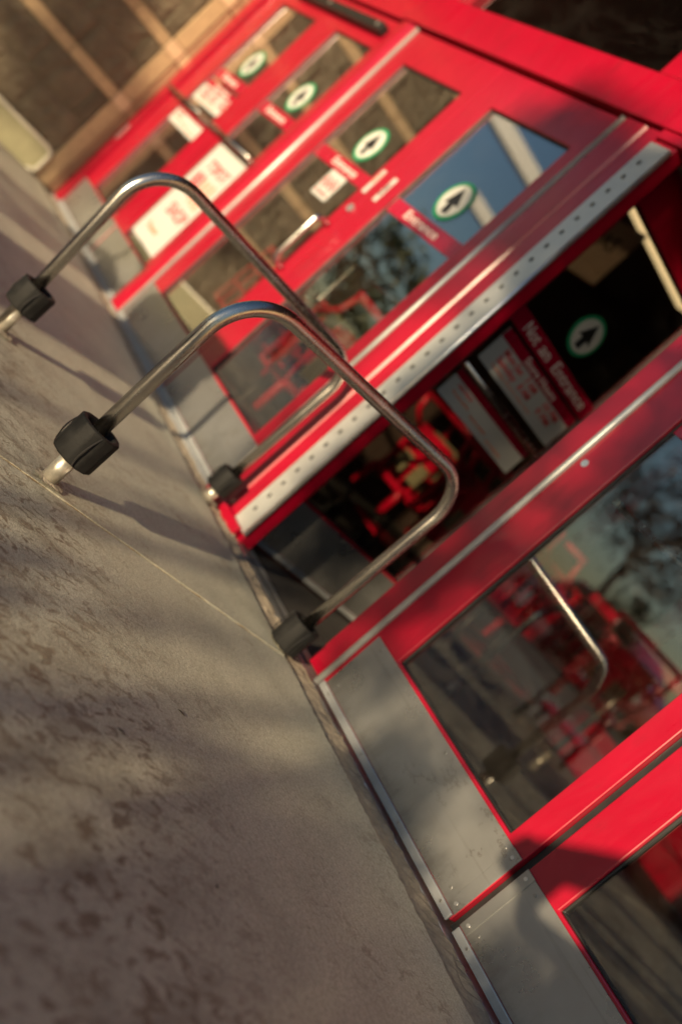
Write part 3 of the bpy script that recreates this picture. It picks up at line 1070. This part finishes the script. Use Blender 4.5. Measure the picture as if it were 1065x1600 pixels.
brnd = random.Random(5)
courses = []
z = -0.002
bands = [0.715 + 0.485 * k for k in range(7)]
rows_ = [(0.225, 0.0), (0.47, 0.19)]
zc = 0.225
courses.append((0.225, 0.47, 0.0))
courses.append((0.47, 0.715, 0.19))
for k, bz in enumerate(bands):
    courses.append((bz + 0.085, bz + 0.285, 0.03 + 0.1 * (k % 2)))
    courses.append((bz + 0.285, bz + 0.485, 0.22 + 0.1 * (k % 2)))
YE = -1.72
for (c0, c1, off) in courses:
    y1 = -0.200
    first = 0.19 if off > 0.1 else 0.382
    y = y1
    wd = first * 0.28 + 0.27 if off <= 0.1 else 0.275 - 0.17
    while y > YE + 0.02:
        wdt = min(wd, y - YE)
        me = brnd.choice(RB)
        o = link_me('rough_block', me, 'stone_rough', wall, (0, y - wdt - WY, c0))
        o.scale = (1, (wdt - 0.003) / 0.382, (c1 - c0 - 0.003) / 0.192)
        y -= wdt
        wd = 0.388
for k, bz in enumerate(bands):
    y = -0.200
    wd = 0.29 if k % 2 else 0.385
    while y > YE + 0.02:
        wdt = min(wd, y - YE)
        smooth_block(y - wdt, y - 0.005, bz, bz + 0.081, 'stone_smooth')
        y -= wdt
        wd = 0.388
    smooth_block(-0.197, -0.083, bz, bz + 0.090, 'stone_accent', 0.016)
    smooth_block(-0.080, -0.006, bz + 0.004, bz + 0.094, 'stone_accent' if k % 2 else 'stone_pink', 0.006)
zs_ = [0.0] + [z for bz in bands for z in (bz - 0.003, bz + 0.094)]
for k in range(0, len(zs_) - 1, 2):
    smooth_block(-0.197, -0.083, zs_[k], zs_[k + 1], 'stone_smooth', 0.012)
    smooth_block(-0.080, -0.006, zs_[k] + 0.003, zs_[k + 1], 'stone_pink', 0.004)
# wall end face seen only from the side
link('wall_end', box(-0.5, 0.02, -1.70, -1.683, -0.1, 4.2), 'stone_smooth', wall)
# pale green base panel with a cream rounded trim
pn = link('base_panel', box(-0.03, 0.030, -1.66, -0.195, -0.02, 0.185, 0.0), 'olive_panel', wall)
tr_ = rounded([(0.034, -1.66, 0.198), (0.034, -0.185, 0.198), (0.034, -0.185, 0.03), (0.034, -0.24, -0.005)], [0.05, 0.02], 8)
link('panel_trim', tube(tr_, 0.014, 10), 'cream_trim', wall, smooth=True)

# ------------------------------------------------------------------ canopy over the doors
can = empty('canopy', (0, 0, 0), 0, 'flat dark brown canopy above the shop front', 'canopy')
link('canopy_soffit', box(-5.65, 9.0, -1.35, 0.25, 2.94, 3.02), 'soffit', can)
link('canopy_fascia', box(-5.65, 9.0, -1.42, -1.352, 2.90, 3.35, 0.01), 'red', can)
link('upper_wall', box(-5.68, 9.0, -0.02, 0.25, 3.025, 4.2), 'stone_smooth', can)

# ------------------------------------------------------------------ vestibule inside
def st(name, *a, mat='interior', **k):
    o = link(name, box(*a, **k), mat)
    o['kind'] = 'structure'
    return o


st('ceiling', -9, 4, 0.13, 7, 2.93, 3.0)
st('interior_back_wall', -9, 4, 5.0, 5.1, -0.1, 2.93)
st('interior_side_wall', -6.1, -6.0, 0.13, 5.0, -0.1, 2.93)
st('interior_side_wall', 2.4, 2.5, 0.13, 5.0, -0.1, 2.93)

inner = empty('inner_doorway', (-1.5, 4.2, 0), 0, 'inner red framed doorway seen dimly through the glass', 'doorway', kind='thing')
link('inner_frame', plate([-2.4, -2.25, -1.3, -1.15, -0.2, -0.05, 0.9, 1.05], [-0.01, 0.35, 0.9, 0.98, 2.1, 2.3], {(1, 1), (1, 3), (3, 1), (3, 3), (5, 1), (5, 3)}, 0, 0.08, 0.005), 'red', inner)
for x0 in (-2.24, -1.14, -0.04):
    link('inner_pane', box(x0, x0 + 0.93, 0.035, 0.04, 0.36, 2.09), 'glass', inner)

# hanging sign and ceiling light
hs = link('hanging_sign', box(-0.36, 0.20, -0.006, 0.006, -0.17, 0.14, 0.002, 1), 'tan_sign', None, (-3.20, 1.5, 2.30))
tag(hs, 'tan board sign with dark letters hanging inside the open doorway', 'sign')
text('lettering', 'TMAS', 0.14, 'black', hs, (-0.07, -0.008, -0.01), width=0.34)
link('sign_tab', box(-0.10, 0.20, -0.005, 0.005, -0.26, -0.172), 'tan_sign', hs)
for x in (-0.32, -0.2):
    link('hanger', tube([(x, 0, 0.14), (x, 0, 0.63)], 0.003, 6), 'dark_metal', hs)
lt = empty('ceiling_light', (-3.85, 2.40, 2.90), 0, 'long warm ceiling light strip inside, above the open door', 'ceiling light')
link('light_housing', box(-0.08, 0.08, -0.50, 0.62, -0.10, 0.03, 0.008), 'dark_metal', lt)
link('light_diffuser', box(-0.055, 0.055, -0.48, 0.60, -0.150, -0.102, 0.015), 'lamp', lt)

# ------------------------------------------------------------------ shopping carts parked inside
def make_cart():
    root = empty('shopping_cart', (0, 0, 0), 0, None, 'shopping cart', 'red shopping carts nested behind the glass')
    # basket: four tapered lattice sides and a floor, all red plastic
    def lattice(nx, nz, w_, h_):
        xs, zs, holes = [0.0], [0.0], set()
        for i in range(nx):
            xs += [xs[-1] + 0.018, 0]
            xs[-1] = (w_ - 0.018) * (i + 1) / nx
        xs.append(w_)
        for j in range(nz):
            zs += [zs[-1] + 0.018, 0]
            zs[-1] = (h_ - 0.035) * (j + 1) / nz
        zs.append(h_)
        for i in range(nx):
            for j in range(nz):
                holes.add((2 * i + 1, 2 * j + 1))
        return plate(xs, zs, holes, 0, 0.012)
    for y, tilt in ((-0.26, -0.07), (0.25, 0.07)):
        link('basket_side', lattice(9, 3, 0.80, 0.40), 'cart_red', root, (-0.42, y, 0.45), (tilt, 0, 0))
    link('basket_front', lattice(5, 3, 0.48, 0.40), 'cart_red', root, (-0.42, 0.24, 0.45), (0, 0, R(-90)))
    link('basket_floor', box(-0.42, 0.36, -0.24, 0.25, 0.44, 0.452, 0.003), 'cart_red', root)
    link('basket_gate', lattice(4, 2, 0.48, 0.36), 'cart_red', root, (0.36, 0.24, 0.47), (0, R(8), R(-90)))
    h = link('handle', tube([(0.50, -0.285, 0.98), (0.50, 0.285, 0.98)], 0.021, 12), 'cart_red', root, smooth=True)
    for y in (-0.27, 0.27):
        link('handle_arm', tube(rounded([(0.36, y, 0.80), (0.47, y, 0.87), (0.50, y, 0.98)], 0.05, 5), 0.019, 10), 'cart_red', root, smooth=True)
    link('seat_flap', box(0.40, 0.412, -0.17, 0.17, 0.60, 0.84, 0.01), 'cart_red', root)
    for y in (-0.13, 0.06):
        link('seat_label', box(0.413, 0.419, y, y + 0.11, 0.53, 0.66, 0.002), 'olive', root)
    link('foot_frame', tube(rounded([(0.46, -0.18, 0.28), (0.46, -0.18, 0.46), (0.46, 0.18, 0.46), (0.46, 0.18, 0.28)], 0.03, 5), 0.024, 10), 'cart_red', root, smooth=True)
    link('child_seat', box(0.20, 0.34, -0.18, 0.18, 0.62, 0.86, 0.02), 'olive', root)
    fl = link('front_label', box(-0.436, -0.431, -0.13, 0.13, 0.55, 0.74), 'white', root)
    link('label_mark', disc(0.07, -0.002, 0.0, 24, 0.045), 'print_red', fl, (-0.436, 0, 0.645), (0, 0, R(-90)))
    for y in (-0.22, 0.22):
        link('chassis_rail', tube(rounded([(0.40, y, 0.44), (0.38, y, 0.16), (-0.40, y * 0.8, 0.14)], 0.08, 5), 0.014, 8), 'dark_metal', root, smooth=True)
    link('lower_rack', box(-0.36, 0.30, -0.19, 0.19, 0.17, 0.19, 0.004), 'cart_red', root)
    for x, y in ((0.36, -0.22), (0.36, 0.22), (-0.36, -0.18), (-0.36, 0.18)):
        link('wheel', disc(0.06, -0.015, 0.015, 18), 'rubber', root, (x, y, 0.06 - 0.012))
        link('caster_fork', box(x - 0.02, x + 0.02, y - 0.022, y + 0.022, 0.075, 0.15, 0.004), 'dark_metal', root)
    return root


cart = make_cart()
spots = [(-3.07, 2.08, R(-90)), (-2.42, 2.10, R(-91)), (-3.07, 2.40, R(-90)), (-2.42, 2.42, R(-89)), (-3.07, 2.72, R(-90)), (-2.42, 2.74, R(-90)), (-2.98, 0.42, R(2))]
labs = ['red shopping cart at the front of the row below the hanging sign', 'red shopping cart at the front of the row nearer the closed door',
        'second red shopping cart in the row below the hanging sign', 'second red shopping cart in the row nearer the closed door',
        'last red shopping cart in the row below the hanging sign', 'last red shopping cart in the row nearer the closed door', 'red shopping cart pushed up close behind the blue mirroring door']
for i, (x, y, a) in enumerate(spots):
    c = cart if i == 0 else copy_tree(cart)
    c.location = (x, y, 0)
    c.rotation_euler = (0, 0, a)
    c['label'] = labs[i]

# ------------------------------------------------------------------ things standing out on the walk, mirrored in the panes
wb = empty('added_waste_bin', (-1.2, -3.6, 0), R(8), 'square black waste bin added on the walk to darken the mirroring in the last door', 'waste bin')  # added dark object, there to blacken the reflection in the last door
link('bin_body', box(-0.36, 0.36, -0.36, 0.36, 0.03, 0.86, 0.03, 3), 'gasket', wb)
link('bin_base', box(-0.33, 0.33, -0.33, 0.33, 0.0, 0.032), 'dark_metal', wb)
link('bin_lid', box(-0.38, 0.38, -0.38, 0.38, 0.862, 1.06, 0.06, 4), 'dark_metal', wb)
link('bin_flap', box(-0.20, 0.20, 0.375, 0.392, 0.90, 1.01, 0.006), 'rubber', wb)
c = copy_tree(cart)
c.location = (-2.45, -3.85, 0)
c.rotation_euler = (0, 0, R(62))
c['group'] = 'red shopping carts nested behind the glass'
c['label'] = 'red shopping cart left out on the walk, mirrored in the closed door'

# ------------------------------------------------------------------ small litter on the concrete
drnd = random.Random(12)
def litter(x, y, ln, a, lab):
    pts = [(ln * (k / 4 - 0.5), 0.004 * drnd.uniform(-1, 1), 0.0015 + 0.001 * (k % 2)) for k in range(5)]
    o = link('twig', tube(pts, [0.0006, 0.0014, 0.0017, 0.0013, 0.0006], 6), 'twig', None, (x, y, 0.001), (0, 0, a))
    tag(o, lab, 'litter', 'bits of litter on the concrete')
litter(-0.130, -0.905, 0.020, 1.2, 'thin dark twig lying on open concrete below the hoop rail')
litter(0.045, -1.140, 0.018, 0.9, 'curled dark twig lying alone on mottled concrete')
litter(0.340, -1.000, 0.008, 0.4, 'tiny dark crumb lying on the plain grey concrete')

# ------------------------------------------------------------------ photographer (casts the shadow on the nearest doors)
def person():
    V = [(2.12, -3.30, 0.62), (2.08, -3.24, 0.85), (2.02, -3.14, 1.08), (1.98, -3.06, 1.20), (1.96, -3.00, 1.28), (1.95, -2.97, 1.40),
         (1.86, -3.20, 1.12), (1.62, -2.90, 0.86), (1.455, -2.50, 0.765), (1.42, -2.445, 0.76),
         (2.16, -3.00, 1.12), (2.00, -2.72, 0.86), (1.56, -2.50, 0.70), (1.47, -2.44, 0.725),
         (2.05, -3.38, 0.60), (1.72, -3.08, 0.50), (1.80, -3.30, 0.10), (1.68, -3.20, 0.04),
         (2.20, -3.22, 0.60), (1.98, -2.82, 0.48), (2.08, -3.08, 0.10), (1.96, -2.98, 0.04)]
    E = [(0, 1), (1, 2), (2, 3), (3, 4), (4, 5), (2, 6), (6, 7), (7, 8), (8, 9), (2, 10), (10, 11), (11, 12), (12, 13),
         (0, 14), (14, 15), (15, 16), (16, 17), (0, 18), (18, 19), (19, 20), (20, 21)]
    rad = [.14, .13, .14, .06, .075, .10, .065, .045, .034, .028, .065, .045, .034, .028, .11, .075, .05, .045, .11, .075, .05, .045]
    V = [(x + 0.14, y + 0.07, z) if i not in (7, 8, 9, 11, 12, 13) else (x, y, z) for i, (x, y, z) in enumerate(V)]
    me = bpy.data.meshes.new('person')
    me.from_pydata(V, E, [])
    o = link_me('person', me, 'jacket')
    sm = o.modifiers.new('skin', 'SKIN')
    for i, d in enumerate(me.skin_vertices[0].data):
        d.radius = (rad[i], rad[i])
    me.skin_vertices[0].data[0].use_root = True
    ss = o.modifiers.new('sub', 'SUBSURF')
    ss.levels = ss.render_levels = 2
    tag(o, 'person in a dark jacket crouching and holding a camera low with both hands', 'person')
    hat = link('hair', disc(0.1, -0.05, 0.05, 20), 'twig', o, (2.095, -2.93, 1.45), (R(90), 0, 0))
    cm = empty('hand_camera', (CX + 0.075, CY - 0.075, CZ + 0.01), 0, 'black hand held camera aimed at the doors', 'camera')
    cm.rotation_euler = (0, 0, R(48.4))
    link('camera_body', box(-0.07, 0.07, -0.075, -0.005, -0.055, 0.05, 0.012), 'gasket', cm)
    return o


person()

# ------------------------------------------------------------------ surroundings behind the camera (mirrored in the glass, and casting the shade)
def leaves(name, cen, rx, ry, rz, n, size, mat, parent, seed, clumps=26):
    rr = random.Random(seed)
    cl = []
    for _ in range(clumps):
        v = Vector((rr.gauss(0, 1), rr.gauss(0, 1), rr.gauss(0, 1))).normalized() * rr.uniform(0.35, 1.0)
        cl.append((Vector((v.x * rx, v.y * ry, v.z * rz)), rr.uniform(0.22, 0.42)))
    vs, fs = [], []
    for _ in range(n):
        c, s = rr.choice(cl)
        d = Vector((rr.gauss(0, .5), rr.gauss(0, .5), rr.gauss(0, .5)))
        p = c + Vector((d.x * rx, d.y * ry, d.z * rz)) * s
        a = Vector((rr.gauss(0, 1), rr.gauss(0, 1), rr.gauss(0, 1))).normalized()
        q = a.cross(Vector((rr.gauss(0, 1), rr.gauss(0, 1), rr.gauss(0, 1)))).normalized()
        k = size * rr.uniform(0.6, 1.3)
        i = len(vs)
        vs += [p - a * k, p + q * k * 0.45, p + a * k, p - q * k * 0.45]
        fs.append((i, i + 1, i + 2, i + 3))
    me = bpy.data.meshes.new(name)
    me.from_pydata([tuple(v) for v in vs], [], fs)
    return link_me(name, me, mat, parent, cen)


def tree(x, y, h, cr, n, mat, label, seed, size=0.09, flat=0.8, trunk_r=0.09, clumps=30, group='trees across the parking lot'):
    root = empty('tree', (x, y, -0.13), 0, label, 'tree', group)
    rr = random.Random(seed)
    top = h - cr * flat
    pts = [(0.05 * rr.uniform(-1, 1) * k, 0.05 * rr.uniform(-1, 1) * k, top * k / 5) for k in range(6)]
    link('trunk', tube(pts, [trunk_r * (1 - 0.1 * k) for k in range(6)], 9), 'bark', root, smooth=True)
    for k in range(6):
        a = k * 1.05 + rr.uniform(-.3, .3)
        z0 = top * rr.uniform(0.6, 0.95)
        e = (math.cos(a) * cr * 0.7, math.sin(a) * cr * 0.7, z0 + cr * rr.uniform(0.3, 0.8))
        link('limb', tube([(0, 0, z0), (e[0] * 0.5, e[1] * 0.5, z0 + (e[2] - z0) * 0.6), e], [trunk_r * .45, trunk_r * .3, trunk_r * .12], 6), 'bark', root, smooth=True)
    leaves('crown', (0, 0, top), cr, cr, cr * flat, n, size, mat, root, seed + 1, clumps)
    return root


def shrub(x, y, h, r, n, mat, label, seed, size=0.05, group='shrubs along the parking lot edge', z=-0.13):
    root = empty('shrub', (x, y, z), 0, label, 'shrub', group)
    rr = random.Random(seed)
    for k in range(4):
        a = k * 1.6
        link('stem', tube([(0, 0, 0), (math.cos(a) * r * .4, math.sin(a) * r * .4, h * .6)], [0.02, 0.008], 5), 'bark', root)
    leaves('foliage', (0, 0, h * 0.52), r, r, h * 0.5, n, size, mat, root, seed + 1, 30)
    return root


def sunward(s, d):
    """point at distance d toward the sun whose shadow runs along the line s (s = x cos + y sin across the light)"""
    p = Vector((math.cos(R(SUN_AZ)), math.sin(R(SUN_AZ)), 0))
    hd_ = Vector((math.sin(R(SUN_AZ)), -math.cos(R(SUN_AZ)), 0))
    v = p * s + hd_ * d
    return v.x, v.y


# mirrored things
tree(-9.9, -4.75, 2.7, 1.1, 2200, 'leaf_green', 'young green tree just beyond the stone wall', 21, 0.07)
tree(-8.6, -11.7, 4.4, 1.9, 2600, 'leaf_russet', 'russet leaved tree mirrored in the closed door', 31, 0.07, 0.75, 0.10, 34)
shrub(-9.0, -13.3, 1.9, 0.8, 2200, 'leaf_green', 'round green bush mirrored in the closed door', 41, 0.08)
cf = empty('white_frame', (-12.85, -6.9, -0.13), 0, 'white steel frame of two level beams on posts beyond the stone wall', 'steel frame')
link('beam', box(-0.12, 0.12, -2.6, 2.6, 5.0, 5.28, 0.01), 'canopy_white', cf)
link('beam', box(-0.12, 0.12, -2.6, 0.05, 4.02, 4.24, 0.01), 'canopy_white', cf)
for y in (-2.5, 2.5):
    link('post', box(-0.1, 0.1, y - 0.1, y + 0.1, 0, 5.0, 0.01), 'canopy_white', cf)


def car(x, y, rz, label, mat='car_red'):
    root = empty('parked_car', (x, y, -0.13), rz, label, 'car', 'cars in the parking lot')
    poly = [(-2.2, 0.35), (-2.2, 0.75), (-1.9, 0.92), (-1.3, 0.98), (-0.7, 1.42), (0.7, 1.46), (1.5, 1.0), (2.15, 0.86), (2.2, 0.35)]
    bm_ = prism_xz(poly, -0.85, 0.85)
    bevel_bm(bm_, 0.07, 3, 20)
    link('body', bm_, mat, root, smooth=True)
    for s in (-1, 1):
        link('side_window', prism_xz([(-1.1, 1.0), (-0.62, 1.36), (0.62, 1.40), (1.2, 1.03)], s * 0.853 - 0.004, s * 0.853 + 0.004), 'car_glass', root)
        for xx in (-1.4, 1.35):
            wh = link('wheel', disc(0.33, -0.11, 0.11, 24), 'rubber', root, (xx, s * 0.78, 0.33))
            link('rim', disc(0.2, -0.115, 0.115, 20), 'silver', wh)
    link('bumper_light', box(2.19, 2.215, -0.75, -0.45, 0.62, 0.74, 0.01), 'white', root)
    link('bumper_light', box(2.19, 2.215, 0.45, 0.75, 0.62, 0.74, 0.01), 'white', root)
    return root


car(-9.6, -14.2, R(14), 'red parked car mirrored in the closed door')
car(-11.0, -16.0, R(80), 'pale parked car far across the parking lot', 'white_metal')
# shade: unseen trees added and shaped to dapple the sun on the doors
for i, (s, d, h, cr, fl, n, sd, lab) in enumerate([
        (-0.66, 12.0, 4.95, 0.48, 2.6, 800, 51, 'slim columnar tree added for shade behind the photographer'),
        (-1.26, 11.0, 4.7, 0.17, 7.0, 900, 57, 'very narrow upright tree added for shade behind the photographer'),
        (-1.75, 14.0, 5.1, 0.5, 1.0, 900, 53, 'small high-crowned tree added for shade behind the photographer'),
        (-5.22, 14.0, 4.6, 0.32, 2.2, 800, 55, 'thin tree added for shade in line with the stone wall')]):
    x, y = sunward(s, d)
    tree(x, y, h, cr, n, 'leaf_green', lab, sd, 0.09, fl, 0.05)
for i, (s, d, h, r_, n) in enumerate([(-2.45, 8.0, 1.60, 0.32, 1500), (-0.92, 7.6, 1.45, 0.13, 700), (-0.10, 8.0, 1.78, 0.45, 4200), (0.45, 8.6, 1.80, 0.50, 4200),  # unseen shrubs added to shade the walk and dim its reflection
                                      (1.0, 8.0, 1.75, 0.5, 4200), (1.7, 8.4, 1.8, 0.6, 4200),
                                      (-1.5, 8.3, 1.12, 0.40, 2600), (-3.1, 8.3, 1.18, 0.45, 2600), (-3.9, 8.2, 1.15, 0.45, 2600)]):
    x, y = sunward(s, d)
    shrub(x, y, h, r_, n, 'leaf_green', ['low shrub added for shade farthest along the lot edge', 'thin low shrub added for shade in line with the hoop rail', 'leafy shrub added for shade in line with the closed door',
          'tall shrub added for shade behind the photographer', 'dense shrub added for shade beside the tall shrub', 'widest shrub added for shade at the end of the row', 'knee high rounded shrub added for shade between the thin shrub and the farthest shrub', 'low rounded shrub added for shade just beyond the farthest tall one', 'outermost low rounded shrub added for shade by the parking lot'][i], 61 + i, 0.055)
